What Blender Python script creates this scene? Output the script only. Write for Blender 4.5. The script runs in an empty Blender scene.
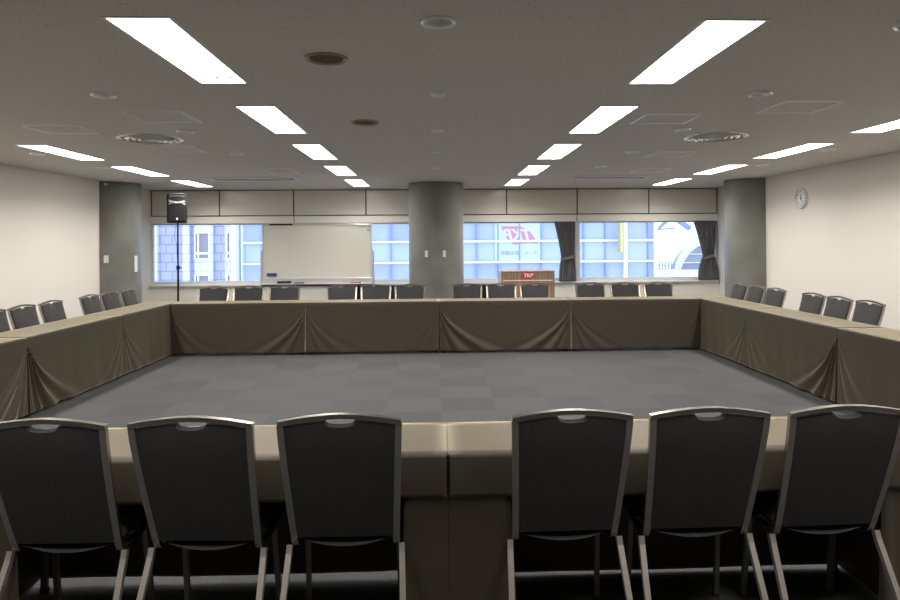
import bpy, bmesh, math, random
from mathutils import Vector, Matrix
sc = bpy.context.scene
col = sc.collection
PI = math.pi
H = 2.521            # ceiling height
XL, XR = -5.42, 5.33 # side walls
YB = 12.85           # back (window) wall
YF = -6.0            # wall behind the camera

# ------------------------------------------------------------------ materials
MATS = {}
def mat(name, color, rough=.6, metal=0., spec=.5, emit=None, es=0., sheen=0., bump=None, noise=None, coat=0.):
    m = bpy.data.materials.new(name); m.use_nodes = True
    nt = m.node_tree; b = nt.nodes['Principled BSDF']
    b.inputs['Base Color'].default_value = (*color, 1)
    b.inputs['Roughness'].default_value = rough
    b.inputs['Metallic'].default_value = metal
    b.inputs['Specular IOR Level'].default_value = spec
    if sheen:
        b.inputs['Sheen Weight'].default_value = sheen
        b.inputs['Sheen Roughness'].default_value = .35; b.inputs['Sheen Tint'].default_value = (1., .87, .62, 1)
    if coat: b.inputs['Coat Weight'].default_value = coat
    if emit:
        b.inputs['Emission Color'].default_value = (*emit, 1)
        b.inputs['Emission Strength'].default_value = es
    if noise or bump:
        tc = nt.nodes.new('ShaderNodeTexCoord')
    if noise:   # (scale, amount)
        n = nt.nodes.new('ShaderNodeTexNoise'); n.inputs['Scale'].default_value = noise[0]; n.inputs['Detail'].default_value = 4
        nt.links.new(tc.outputs['Object'], n.inputs['Vector'])
        mx = nt.nodes.new('ShaderNodeMix'); mx.data_type = 'RGBA'
        mx.inputs[6].default_value = (*[c*(1-noise[1]) for c in color], 1)
        mx.inputs[7].default_value = (*[min(1, c*(1+noise[1])) for c in color], 1)
        nt.links.new(n.outputs['Fac'], mx.inputs[0]); nt.links.new(mx.outputs[2], b.inputs['Base Color'])
    if bump:    # (scale, strength, distance)
        n2 = nt.nodes.new('ShaderNodeTexNoise'); n2.inputs['Scale'].default_value = bump[0]; n2.inputs['Detail'].default_value = 3
        nt.links.new(tc.outputs['Object'], n2.inputs['Vector'])
        bp = nt.nodes.new('ShaderNodeBump'); bp.inputs['Strength'].default_value = bump[1]; bp.inputs['Distance'].default_value = bump[2]
        nt.links.new(n2.outputs['Fac'], bp.inputs['Height']); nt.links.new(bp.outputs['Normal'], b.inputs['Normal'])
    MATS[name] = m
    return m

def mat_ceiling():
    m = mat('ceiling_tile', (.80, .75, .69), .9, spec=.1)
    nt = m.node_tree; b = nt.nodes['Principled BSDF']
    g = nt.nodes.new('ShaderNodeNewGeometry')
    v = nt.nodes.new('ShaderNodeTexVoronoi'); v.inputs['Scale'].default_value = 26
    nt.links.new(g.outputs['Position'], v.inputs['Vector'])
    n = nt.nodes.new('ShaderNodeTexNoise'); n.inputs['Scale'].default_value = 90; n.inputs['Detail'].default_value = 2
    nt.links.new(g.outputs['Position'], n.inputs['Vector'])
    r = nt.nodes.new('ShaderNodeValToRGB')
    r.color_ramp.elements[0].position = .07; r.color_ramp.elements[0].color = (.28, .24, .20, 1)
    r.color_ramp.elements[1].position = .12; r.color_ramp.elements[1].color = (1, 1, 1, 1)
    nt.links.new(v.outputs['Distance'], r.inputs[0])
    r2 = nt.nodes.new('ShaderNodeValToRGB')
    r2.color_ramp.elements[0].position = .25; r2.color_ramp.elements[0].color = (.66, .61, .55, 1)
    r2.color_ramp.elements[1].position = .7; r2.color_ramp.elements[1].color = (.79, .745, .685, 1)
    nt.links.new(n.outputs['Fac'], r2.inputs[0])
    mx = nt.nodes.new('ShaderNodeMix'); mx.data_type = 'RGBA'; mx.blend_type = 'MULTIPLY'; mx.inputs[0].default_value = 1.
    nt.links.new(r2.outputs[0], mx.inputs[6]); nt.links.new(r.outputs[0], mx.inputs[7])
    nt.links.new(mx.outputs[2], b.inputs['Base Color'])
    return m

def mat_carpet():
    m = mat('carpet', (.15, .15, .152), .95, spec=.1, sheen=.1)
    nt = m.node_tree; b = nt.nodes['Principled BSDF']; L = nt.links.new
    g = nt.nodes.new('ShaderNodeNewGeometry')
    mp = nt.nodes.new('ShaderNodeVectorMath'); mp.operation = 'SCALE'; mp.inputs['Scale'].default_value = 2.0
    L(g.outputs['Position'], mp.inputs[0])
    fl = nt.nodes.new('ShaderNodeVectorMath'); fl.operation = 'FLOOR'; L(mp.outputs[0], fl.inputs[0])
    wn = nt.nodes.new('ShaderNodeTexWhiteNoise'); wn.noise_dimensions = '2D'; L(fl.outputs[0], wn.inputs['Vector'])
    ch = nt.nodes.new('ShaderNodeTexChecker'); ch.inputs['Scale'].default_value = 2.0
    ch.inputs['Color1'].default_value = (1, 1, 1, 1); ch.inputs['Color2'].default_value = (0, 0, 0, 1)
    L(g.outputs['Position'], ch.inputs['Vector'])
    ad = nt.nodes.new('ShaderNodeMath'); ad.operation = 'MULTIPLY_ADD'; ad.inputs[1].default_value = .45
    L(ch.outputs['Fac'], ad.inputs[0])
    sc_ = nt.nodes.new('ShaderNodeMath'); sc_.operation = 'MULTIPLY'; sc_.inputs[1].default_value = .55
    L(wn.outputs['Value'], sc_.inputs[0]); L(sc_.outputs[0], ad.inputs[2])
    n = nt.nodes.new('ShaderNodeTexNoise'); n.inputs['Scale'].default_value = 130; n.inputs['Detail'].default_value = 3
    L(g.outputs['Position'], n.inputs['Vector'])
    mx = nt.nodes.new('ShaderNodeMix'); mx.data_type = 'RGBA'
    mx.inputs[6].default_value = (.066, .070, .076, 1); mx.inputs[7].default_value = (.084, .087, .091, 1)
    L(ad.outputs[0], mx.inputs[0])
    r = nt.nodes.new('ShaderNodeMapRange'); r.inputs[1].default_value = .3; r.inputs[2].default_value = .7; r.inputs[3].default_value = .72; r.inputs[4].default_value = 1.28
    L(n.outputs['Fac'], r.inputs[0])
    mm = nt.nodes.new('ShaderNodeVectorMath'); mm.operation = 'SCALE'
    L(mx.outputs[2], mm.inputs[0]); L(r.outputs[0], mm.inputs['Scale'])
    L(mm.outputs[0], b.inputs['Base Color'])
    bp = nt.nodes.new('ShaderNodeBump'); bp.inputs['Strength'].default_value = .4; bp.inputs['Distance'].default_value = .004
    L(n.outputs['Fac'], bp.inputs['Height']); L(bp.outputs[0], b.inputs['Normal'])
    return m

def mat_wood():
    m = mat('lectern_wood', (.30, .19, .12), .45)
    nt = m.node_tree; b = nt.nodes['Principled BSDF']; L = nt.links.new
    tc = nt.nodes.new('ShaderNodeTexCoord'); mp = nt.nodes.new('ShaderNodeMapping'); mp.inputs['Scale'].default_value = (40, 40, 2)
    L(tc.outputs['Object'], mp.inputs[0])
    n = nt.nodes.new('ShaderNodeTexNoise'); n.inputs['Scale'].default_value = 1; n.inputs['Detail'].default_value = 5; L(mp.outputs[0], n.inputs[0])
    r = nt.nodes.new('ShaderNodeValToRGB'); r.color_ramp.elements[0].color = (.21, .13, .08, 1); r.color_ramp.elements[1].color = (.42, .28, .18, 1)
    r.color_ramp.elements[0].position = .3; r.color_ramp.elements[1].position = .7
    L(n.outputs['Fac'], r.inputs[0]); L(r.outputs[0], b.inputs['Base Color'])
    return m

def mat_brick(name, c1, c2, joint, bw, bh, mortar=.012, rough=.35, axis='XZ'):
    m = mat(name, c1, rough)
    nt = m.node_tree; b = nt.nodes['Principled BSDF']; L = nt.links.new
    g = nt.nodes.new('ShaderNodeNewGeometry'); sp = nt.nodes.new('ShaderNodeSeparateXYZ'); L(g.outputs['Position'], sp.inputs[0])
    cb = nt.nodes.new('ShaderNodeCombineXYZ'); L(sp.outputs[0], cb.inputs[0]); L(sp.outputs[2], cb.inputs[1])
    br = nt.nodes.new('ShaderNodeTexBrick'); br.inputs['Scale'].default_value = 1
    br.inputs['Brick Width'].default_value = bw; br.inputs['Row Height'].default_value = bh; br.inputs['Mortar Size'].default_value = mortar
    br.inputs['Color1'].default_value = (*c1, 1); br.inputs['Color2'].default_value = (*c2, 1); br.inputs['Mortar'].default_value = (*joint, 1)
    L(cb.outputs[0], br.inputs['Vector']); L(br.outputs['Color'], b.inputs['Base Color'])
    return m

def mat_fabric_lines(name, c, scale, amt, rough=.9, sheen=.15, vec=(1, 1, 1)):
    m = mat(name, c, rough, spec=.5 if sheen > .5 else .25, sheen=sheen)
    nt = m.node_tree; b = nt.nodes['Principled BSDF']; L = nt.links.new
    tc = nt.nodes.new('ShaderNodeTexCoord'); mp = nt.nodes.new('ShaderNodeMapping'); mp.inputs['Scale'].default_value = vec
    L(tc.outputs['Object'], mp.inputs[0])
    n = nt.nodes.new('ShaderNodeTexNoise'); n.inputs['Scale'].default_value = scale; n.inputs['Detail'].default_value = 2; L(mp.outputs[0], n.inputs[0])
    r = nt.nodes.new('ShaderNodeMapRange'); r.inputs[1].default_value = .3; r.inputs[2].default_value = .7
    r.inputs[3].default_value = 1-amt; r.inputs[4].default_value = 1+amt; L(n.outputs['Fac'], r.inputs[0])
    v = nt.nodes.new('ShaderNodeVectorMath'); v.operation = 'SCALE'; v.inputs[0].default_value = c; L(r.outputs[0], v.inputs['Scale'])
    L(v.outputs[0], b.inputs['Base Color'])
    bp = nt.nodes.new('ShaderNodeBump'); bp.inputs['Strength'].default_value = .25; bp.inputs['Distance'].default_value = .002
    L(n.outputs['Fac'], bp.inputs['Height']); L(bp.outputs[0], b.inputs['Normal'])
    return m

def mat_glass():
    m = bpy.data.materials.new('window_glass'); m.use_nodes = True
    nt = m.node_tree; nt.nodes.clear(); L = nt.links.new
    o = nt.nodes.new('ShaderNodeOutputMaterial'); t = nt.nodes.new('ShaderNodeBsdfTransparent'); t.inputs[0].default_value = (.90, .94, .97, 1)
    gl = nt.nodes.new('ShaderNodeBsdfGlossy'); gl.inputs['Roughness'].default_value = .02
    f = nt.nodes.new('ShaderNodeFresnel'); f.inputs[0].default_value = 1.45
    mx = nt.nodes.new('ShaderNodeMixShader'); L(f.outputs[0], mx.inputs[0]); L(t.outputs[0], mx.inputs[1]); L(gl.outputs[0], mx.inputs[2]); L(mx.outputs[0], o.inputs[0])
    MATS['window_glass'] = m
    return m

def mat_pillar():
    m = mat('pillar_paint', (.10, .10, .09), .38, spec=.45)
    nt = m.node_tree; b = nt.nodes['Principled BSDF']; L = nt.links.new
    g = nt.nodes.new('ShaderNodeNewGeometry'); n = nt.nodes.new('ShaderNodeTexNoise'); n.inputs['Scale'].default_value = 3; n.inputs['Detail'].default_value = 8
    L(g.outputs['Position'], n.inputs[0])
    r = nt.nodes.new('ShaderNodeValToRGB'); r.color_ramp.elements[0].color = (.165, .166, .150, 1); r.color_ramp.elements[1].color = (.225, .225, .207, 1)
    r.color_ramp.elements[0].position = .3; r.color_ramp.elements[1].position = .7
    L(n.outputs['Fac'], r.inputs[0]); L(r.outputs[0], b.inputs['Base Color'])
    r3 = nt.nodes.new('ShaderNodeMapRange'); r3.inputs[3].default_value = .3; r3.inputs[4].default_value = .5; L(n.outputs['Fac'], r3.inputs[0]); L(r3.outputs[0], b.inputs['Roughness'])
    return m

LAMP = 4.6
DOWN = 14.0
M_ceil = mat_ceiling(); M_carpet = mat_carpet(); M_wood = mat_wood(); M_glass = mat_glass(); M_pillar = mat_pillar()
M_wall = mat('wall_paper', (.84, .805, .735), .8, spec=.2, bump=(60, .08, .002))
M_panel = mat('white_panel', (.66, .64, .58), .2, spec=.5)
M_strip = mat('cream_paint', (.83, .80, .73), .5)
M_gap = mat('dark_gap', (.05, .05, .05), .8)
M_alu = mat('white_aluminium', (.72, .73, .76), .4, metal=.2)
M_sill = mat('white_sill', (.78, .77, .75), .4)
M_lamp = mat('lamp_diffuser', (.9, .9, .88), .5, emit=(1.0, .955, .895), es=LAMP)
M_white = mat('white_enamel', (.80, .79, .76), .4)
M_edge = mat('hatch_edge', (.95, .95, .95), .3, metal=.6)
M_dish = mat('cream_dish', (.85, .80, .72), .4)
M_brass = mat('tan_ring', (.42, .30, .15), .4, metal=.3)
M_mesh = mat('brown_mesh', (.10, .085, .075), .8)
M_grille = mat('metal_grille', (.72, .71, .66), .25, metal=.6)
M_cloth = mat_fabric_lines('olive_cloth', (.046, .037, .023), 500, .06, rough=.55, sheen=1.0)
M_fabric = mat_fabric_lines('charcoal_fabric', (.050, .050, .052), 420, .35, rough=.95, sheen=.1)
M_metal = mat('brushed_metal', (.42, .385, .345), .27, metal=.95)
M_leg = mat('silver_leg', (.78, .71, .64), .34, metal=.85)
M_black = mat('black_plastic', (.012, .012, .012), .5, spec=.35)
M_rub = mat('rubber', (.02, .02, .02), .8)
M_tleg = mat('grey_steel_leg', (.16, .15, .15), .45, metal=.3)
M_top = mat('table_laminate', (.30, .25, .19), .5)
M_wb = mat('whiteboard_surface', (.74, .725, .66), .25, spec=.4)
M_wbf = mat('board_frame', (.66, .66, .67), .35, metal=.4)
M_red = mat('red_paint', (.62, .03, .045), .4)
M_wtxt = mat('white_paint', (.9, .9, .9), .5)
M_blue = mat('blue_plastic', (.05, .06, .25), .4)
M_bluest = mat('blue_sticker', (.12, .35, .62), .5)
M_curt = mat_fabric_lines('curtain_cloth', (.165, .16, .165), 34, .5, rough=.85, vec=(3, .4, .05))
M_tie = mat('curtain_tie', (.17, .165, .16), .8)
M_horn = mat('horn_grey', (.22, .22, .22), .25)
# outside
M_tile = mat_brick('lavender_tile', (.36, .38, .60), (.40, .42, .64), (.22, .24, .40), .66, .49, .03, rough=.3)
M_tile2 = mat_brick('pale_and_sunlit_tile', (.62, .66, .88), (.66, .70, .92), (.42, .46, .66), .66, .49, .025, rough=.3)  # pilaster tile, also the painted sunlight strips on the tiled building
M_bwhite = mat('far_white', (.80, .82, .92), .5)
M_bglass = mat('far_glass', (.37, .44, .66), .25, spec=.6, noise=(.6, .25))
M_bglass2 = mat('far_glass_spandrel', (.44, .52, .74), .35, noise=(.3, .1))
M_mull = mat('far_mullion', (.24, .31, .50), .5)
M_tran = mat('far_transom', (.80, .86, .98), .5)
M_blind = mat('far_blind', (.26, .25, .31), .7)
M_reflbg = mat('reflected_sign_back', (.52, .62, .86), .5)  # pale colours of a sign reflected in the far glass
M_reflred = mat('reflected_sign_red', (.56, .22, .33), .5)
M_refltx = mat('reflected_sign_text', (.26, .28, .40), .5)
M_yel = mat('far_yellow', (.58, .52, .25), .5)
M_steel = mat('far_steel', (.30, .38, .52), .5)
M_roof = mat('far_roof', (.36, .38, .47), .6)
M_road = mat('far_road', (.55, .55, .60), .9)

# ------------------------------------------------------------------ mesh helpers
class MB:
    def __init__(s): s.bm = bmesh.new()
    def box(s, x0, x1, y0, y1, z0, z1, bev=0., M=None):
        vs = [s.bm.verts.new((x, y, z)) for x in (x0, x1) for y in (y0, y1) for z in (z0, z1)]
        F = [(0, 1, 3, 2), (4, 6, 7, 5), (0, 4, 5, 1), (2, 3, 7, 6), (0, 2, 6, 4), (1, 5, 7, 3)]
        fs = [s.bm.faces.new([vs[i] for i in f]) for f in F]
        if bev > 0:
            es = list({e for f in fs for e in f.edges})
            r = bmesh.ops.bevel(s.bm, geom=es, offset=bev, segments=2, affect='EDGES', profile=.5)
            vs = list({v for f in r['faces'] for v in f.verts} | {v for v in vs if v.is_valid})
        if M is not None: bmesh.ops.transform(s.bm, matrix=M, verts=[v for v in vs if v.is_valid])
        return s
    def sweep(s, pts, w, h, ref, n=4, closed=False):
        """sweep a rectangle (n=4; w across, h along ref) or ellipse along pts; mitred"""
        pts = [Vector(p) for p in pts]; ref = Vector(ref).normalized(); rings = []
        N = len(pts)
        for i, p in enumerate(pts):
            a = pts[i]-pts[i-1] if (i > 0 or closed) else pts[1]-pts[0]
            b = pts[(i+1) % N]-p if (i < N-1 or closed) else a
            a = a.normalized(); b = b.normalized(); t = (a+b).normalized()
            k = 1/max(.4, t.dot(a))
            side = t.cross(ref).normalized(); up = side.cross(t).normalized()
            ring = []
            if n == 4: cs = ((-1, -1), (1, -1), (1, 1), (-1, 1))
            else: cs = [(math.cos(2*PI*j/n), math.sin(2*PI*j/n)) for j in range(n)]
            for cx, cy in cs:
                ring.append(s.bm.verts.new(p+side*(cx*w/2*k)+up*(cy*h/2)))
            rings.append(ring)
        m = len(rings[0])
        R = N if closed else N-1
        for i in range(R):
            A, B = rings[i], rings[(i+1) % N]
            for j in range(m):
                s.bm.faces.new((A[j], A[(j+1) % m], B[(j+1) % m], B[j]))
        if not closed:
            s.bm.faces.new(rings[0][::-1]); s.bm.faces.new(rings[-1])
        return s
    def lathe(s, prof, c=(0, 0, 0), n=28, cap=True):
        rings = []
        for r, z in prof:
            rings.append([s.bm.verts.new((c[0]+r*math.cos(2*PI*j/n), c[1]+r*math.sin(2*PI*j/n), c[2]+z)) for j in range(n)])
        for A, B in zip(rings, rings[1:]):
            for j in range(n): s.bm.faces.new((A[j], A[(j+1) % n], B[(j+1) % n], B[j]))
        if cap:
            if prof[0][0] > 1e-5: s.bm.faces.new(rings[0][::-1])
            if prof[-1][0] > 1e-5: s.bm.faces.new(rings[-1])
        return s
    def prism(s, poly, fr, to, f):
        """poly 2D points, extruded between a and b; f(u,v,w)->xyz"""
        A = [s.bm.verts.new(f(u, v, fr)) for u, v in poly]; B = [s.bm.verts.new(f(u, v, to)) for u, v in poly]
        s.bm.faces.new(A[::-1]); s.bm.faces.new(B)
        for i in range(len(poly)):
            j = (i+1) % len(poly); s.bm.faces.new((A[i], A[j], B[j], B[i]))
        return s
    def grid(s, nu, nv, f):
        V = [[s.bm.verts.new(f(i/nu, j/nv)) for j in range(nv+1)] for i in range(nu+1)]
        for i in range(nu):
            for j in range(nv): s.bm.faces.new((V[i][j], V[i+1][j], V[i+1][j+1], V[i][j+1]))
        return s
    def build(s, name, m, parent=None, smooth=False, angle=40, loc=None):
        bmesh.ops.recalc_face_normals(s.bm, faces=s.bm.faces)
        me = bpy.data.meshes.new(name); s.bm.to_mesh(me); s.bm.free()
        me.materials.append(m)
        if smooth:
            me.polygons.foreach_set('use_smooth', [True]*len(me.polygons))
            try: me.set_sharp_from_angle(angle=math.radians(angle))
            except Exception: pass
        o = bpy.data.objects.new(name, me); col.objects.link(o)
        if parent is not None: o.parent = parent
        if loc: o.location = loc
        return o

def tag(o, label=None, cat=None, group=None, kind=None):
    if label: o['label'] = label
    if cat: o['category'] = cat
    if group: o['group'] = group
    if kind: o['kind'] = kind
    return o
def thing(name, label, cat, loc=(0, 0, 0), rz=0., group=None, kind=None):
    o = bpy.data.objects.new(name, None); o.empty_display_size = .1; col.objects.link(o)
    o.location = loc; o.rotation_euler = (0, 0, rz)
    return tag(o, label, cat, group, kind)
def kids(o): return [c for c in bpy.data.objects if c.parent == o]
TREE = {}
def copy_tree(o, parent=None):
    c = o.copy(); col.objects.link(c)
    if parent is not None: c.parent = parent
    for ch in TREE.setdefault(o.name, kids(o)): copy_tree(ch, c)
    return c
def place(proto, used, loc, rz, label, group=None):
    o = copy_tree(proto) if used else proto
    o.location = loc; o.rotation_euler = (0, 0, rz); tag(o, label, None, group)
    return o
def text_mesh(name, body, size, m, parent, M, depth=.002, shear=0., bold=0.):
    cu = bpy.data.curves.new(name, 'FONT'); cu.body = body; cu.size = size; cu.extrude = depth
    cu.align_x = 'CENTER'; cu.align_y = 'CENTER'; cu.shear = shear; cu.offset = bold
    t = bpy.data.objects.new(name, cu); col.objects.link(t)
    bpy.context.view_layer.update()
    dg = bpy.context.evaluated_depsgraph_get()
    me = bpy.data.meshes.new_from_object(t.evaluated_get(dg)); bpy.data.objects.remove(t)
    me.transform(M); me.materials.clear(); me.materials.append(m)
    o = bpy.data.objects.new(name, me); col.objects.link(o)
    if parent is not None: o.parent = parent
    return o

# ------------------------------------------------------------------ shell
f = MB().box(XL-.2, XR+.3, YF-.2, YB+.25, -.12, 0).build('floor', M_carpet); tag(f, 'grey carpet tile floor of the meeting room', 'floor', kind='structure')
w = MB().box(XL-.18, XL, YF, YB+.1, 0, H).build('wall_left', M_wall); tag(w, 'plain cream wall on the left side', 'wall', kind='structure')
w = MB()
w.box(XR, XR+.18, YF, 11.3, 0, H); w.box(XR+.11, XR+.29, 11.2, YB+.1, 0, H)
w = w.build('wall_right', M_wall); tag(w, 'plain cream wall on the right side with the clock', 'wall', kind='structure')
w = MB().box(XL-.18, XR+.18, YF-.18, YF, 0, H).build('wall_front', M_wall); tag(w, 'cream wall behind the viewpoint', 'wall', kind='structure')
# window wall: low wall, upper strip
w = MB()
w.box(XL-.1, XR+.2, YB, YB+.22, 0, .70); w.box(XL-.1, XR+.2, YB, YB+.22, 1.885, H)
w = w.build('wall_back', M_strip); tag(w, 'low cream wall and strip around the windows', 'wall', kind='structure')
# upper panels
pz0, pz1 = 2.035, 2.500
edges = [-5.37, -4.11, -2.72, -1.36, 0.0, 1.32, 2.68, 4.07, 5.40]
b = MB().box(-5.385, 5.415, YB-.012, YB, pz0-.015, pz1+.012).build('trim_1', M_gap); tag(b, 'dark joint lines between the upper wall panels', 'trim', kind='structure')
for i, (a, c) in enumerate(zip(edges, edges[1:])):
    o = MB().box(a+.012, c-.012, YB-.03, YB-.012, pz0, pz1, .003).build('wall_panel', M_panel)
    tag(o, 'glossy off-white upper wall panel', 'wall panel', kind='structure')
b = MB(); 
for x in (-2.72, 2.68): b.box(x-.006, x+.006, YB-.004, YB, 1.885, pz0)
b = b.build('trim_2', M_gap); tag(b, 'thin vertical joints in the strip above the windows', 'trim', kind='structure')
b = MB().box(XL, XR+.1, YB-.05, YB+.15, .70, .735, .006).build('trim_3', M_sill); tag(b, 'white window ledge running under all windows', 'trim', kind='structure')
# windows
WE = [(XL, -2.75), (-2.69, -.03), (.03, 2.65), (2.71, XR+.11)]
for i, (a, c) in enumerate(WE):
    fr = MB(); z0, z1 = .735, 1.885; y0, y1 = YB+.07, YB+.15
    fr.box(a, a+.035, y0, y1, z0, z1).box(c-.035, c, y0, y1, z0, z1).box(a+.035, c-.035, y0, y1, z1-.025, z1)
    fr.box(a+.035, c-.035, y0, y1, z0, z0+.06).box(a+.035, c-.035, y0-.02, y1, z0, z0+.03)
    o = fr.build('window_%d' % (i+1), M_alu)
    tag(o, ['window at the left behind the speaker', 'window behind the whiteboard', 'window behind the lectern', 'window at the right with a view of an arch'][i], 'window', kind='structure')
    p = MB().box(a+.035, c-.035, YB+.105, YB+.111, z0+.06, z1-.025).build('pane', M_glass, o)
m_ = MB()
for x in (-2.72, 0., 2.68): m_.box(x-.03, x+.03, YB+.02, YB+.18, .735, 1.885)
m_ = m_.build('trim_4', M_alu); tag(m_, 'white posts between neighbouring windows', 'trim', kind='structure')
# baseboards
for nm, (x0, x1) in (('baseboard_left', (XL, XL+.012)), ('baseboard_right', (XR-.012, XR))):
    o = MB().box(x0, x1, YF, 11.0, 0, .06).build(nm, M_gap); tag(o, 'dark skirting board', 'baseboard', kind='structure')
# pillars
for lab, x, y, r, n in (('round dark grey pillar in the middle of the window wall', -.03, 11.70, .475, 64),
                     ('round dark grey pillar at the left wall', -5.47, 11.43, .47, 64), ('round dark grey pillar at the right wall', 5.38, 11.24, .485, 64)):
    o = MB().lathe([(r, 0), (r, H)], (x, y, 0), n).build('pillar', M_pillar, smooth=True); tag(o, lab, 'pillar', kind='structure')

# ceiling with cut recesses
ROW = [3.0357+1.9605*i for i in range(5)]; LL = 1.25; LW = .30
lights = []
cols4 = [(-4.13, 'left outer'), (-1.363, 'left inner'), (1.350, 'right inner'), (4.04, 'right outer')]
for xc, nm in cols4:
    for i, y in enumerate(ROW):
        if nm == 'left outer' and i < 2: continue
        if nm == 'right outer' and i < 1: continue
        lights.append((xc, y+LL/2, nm, i))
behind = []  # unseen panels; the overhead row is added to brighten ceiling and near area
for xc, nm in cols4:
    for i in (-1, 0, 1):
        y = 3.0357+1.9605*i
        if not any(abs(l[0]-xc) < .01 and l[3] == i for l in lights): behind.append((xc, y+LL/2, nm, i))
downs = [(-2.275, 4.62), (-2.27, 6.11), (-2.27, 7.65), (2.21, 3.08), (2.21, 4.57), (2.20, 6.02), (2.20, 7.58), (2.20, 9.05), (-4.43, 7.57), (-4.40, 8.96), (4.36, 7.39), (4.34, 8.85),
         (-.02, 3.08)]
smalls = [(-.02, 4.58), (-.02, 6.10), (-.03, 7.57), (-.03, 9.2)]
spks = [(-.63, 3.70), (-.625, 5.67)]
diffs = [(-2.77, 6.55), (2.71, 6.49)]
cut = MB()
for x, y, *_ in lights+behind: cut.box(x-LW/2, x+LW/2, y-LL/2, y+LL/2, H-.05, H+.03)
for x, y in downs: cut.lathe([(.068, H-.05), (.068, H+.05)], (x, y, 0), 28)
for x, y in smalls: cut.lathe([(.042, H-.05), (.042, H+.03)], (x, y, 0), 24)
for x, y in spks: cut.lathe([(.098, H-.05), (.098, H+.02)], (x, y, 0), 32)
for x, y in diffs: cut.lathe([(.27, H-.05), (.27, H+.04)], (x, y, 0), 40)
cutter = cut.build('cutter', M_ceil)
ce = MB().box(XL-.2, XR+.35, YF-.2, YB+.25, H, H+.12).build('ceiling', M_ceil)
md = ce.modifiers.new('cut', 'BOOLEAN'); md.object = cutter; md.solver = 'EXACT'; md.operation = 'DIFFERENCE'
bpy.context.view_layer.update()
dg = bpy.context.evaluated_depsgraph_get()
nm_ = bpy.data.meshes.new_from_object(ce.evaluated_get(dg)); ce.modifiers.clear(); ce.data = nm_
bpy.data.objects.remove(cutter)
tag(ce, 'speckled warm grey acoustic tile ceiling', 'ceiling', kind='structure')

# ceiling lights
def make_light():
    t = thing('ceiling_light', 'x', 'ceiling light')
    e = .012
    fr = MB()
    fr.box(-LW/2-.006, -LW/2+e, -LL/2-.006, LL/2+.006, -.004, .0) .box(LW/2-e, LW/2+.006, -LL/2-.006, LL/2+.006, -.004, .0)
    fr.box(-LW/2+e, LW/2-e, -LL/2-.006, -LL/2+e, -.004, .0).box(-LW/2+e, LW/2-e, LL/2-e, LL/2+.006, -.004, .0)
    fr.build('frame', M_white, t)
    MB().box(-LW/2+.002, LW/2-.002, -LL/2+.002, LL/2-.002, .004, .02).build('diffuser', M_lamp, t)
    ld = bpy.data.lights.new('tube_light', 'AREA'); ld.shape = 'RECTANGLE'; ld.size = LW-.03; ld.size_y = LL-.03; ld.energy = DOWN; ld.spread = math.radians(150); ld.color = (1., .955, .895)
    lo = bpy.data.objects.new('tube_light', ld); col.objects.link(lo); lo.parent = t; lo.location = (0, 0, .0025)
    return t
pos_words = ['nearest', 'second nearest', 'third nearest', 'fourth nearest', 'farthest']
proto = make_light(); used = False
ordn = ['overhead', 'overhead', 'nearest', 'next']
for x, y, nm, i in lights+behind:
    side = {'left outer': 'beside the left wall', 'left inner': 'left of the room centre', 'right inner': 'right of the room centre', 'right outer': 'beside the right wall'}[nm]
    avail = [k for (xx, yy, n2, k) in lights if n2 == nm]
    if i not in avail: avail = [i]
    k = avail.index(i); nn = len(avail)
    word = 'farthest' if k == nn-1 else ['nearest', 'second nearest', 'third nearest', 'fourth nearest'][k]
    lab_b = ', outside the view, %s one' % ordn[min(3, i+2)]
    o = place(proto, used, (x, y, H), 0, ('ceiling light panel %s%s' % (side, lab_b)) if (x, y, nm, i) in behind else 'long bright recessed light panel, %s in the row %s' % (word, side), 'recessed ceiling lights')
    used = True
    if i == 0:
        for dx in ((-.07, .0, .085) if nm == 'left inner' else (-.07, .01)):
            MB().box(dx-.012, dx+.012, LL/2-.16, LL/2-.13, -.002, .004, .002).build('tube_clip', mat('clip_green', (.35, .42, .16), .5) if 'clip_green' not in MATS else MATS['clip_green'], o)

# round ceiling fittings
def make_down(r0, r1, depth, name, ringm, dishm, cat):
    t = thing(name, 'x', cat)
    MB().lathe([(r0, .0), (r0, -.009), (r0-.006, -.015), (r1+.002, -.010), (r1, .0), (r1, .012)], n=32, cap=False).build('ring', ringm, t, smooth=True)
    MB().lathe([(r1-.002, .006), (r1*.72, depth*.6), (r1*.4, depth), (1e-4, depth)], n=32, cap=False).build('reflector', dishm, t, smooth=True)
    return t
proto = make_down(.082, .062, .04, 'recessed_downlight', M_edge, M_dish, 'downlight'); used = False
dl = [('unlit round downlight left of centre, just behind the nearest left light panel', 0), ('unlit round downlight just right of the left round air diffuser, nearest its square hatch', 1),
      ('unlit round downlight left of centre, beyond the left air diffuser', 2), ('unlit round downlight at the upper right edge of the view', 3),
      ('unlit round downlight right of centre, beside the nearest right square hatch', 4), ('unlit round downlight just left of the right round air diffuser', 5),
      ('unlit round downlight right of centre, one past the right air diffuser', 6), ('unlit round downlight right of centre, farthest of its line', 7),
      ('unlit round downlight near the left wall, nearer of the two there', 8), ('unlit round downlight near the left wall, farther of the two there', 9),
      ('unlit round downlight near the right wall, nearer of the two there', 10), ('unlit round downlight near the right wall, farther of the two there', 11),
      ('unlit round downlight on the centre line, nearest the viewer at the top', 12)]
for lab, k in dl:
    place(proto, used, (downs[k][0], downs[k][1], H), 0, lab, 'unlit round downlights'); used = True
proto = make_down(.056, .038, .02, 'recessed_spotlight', M_edge, M_dish, 'ceiling spotlight'); used = False
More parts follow.
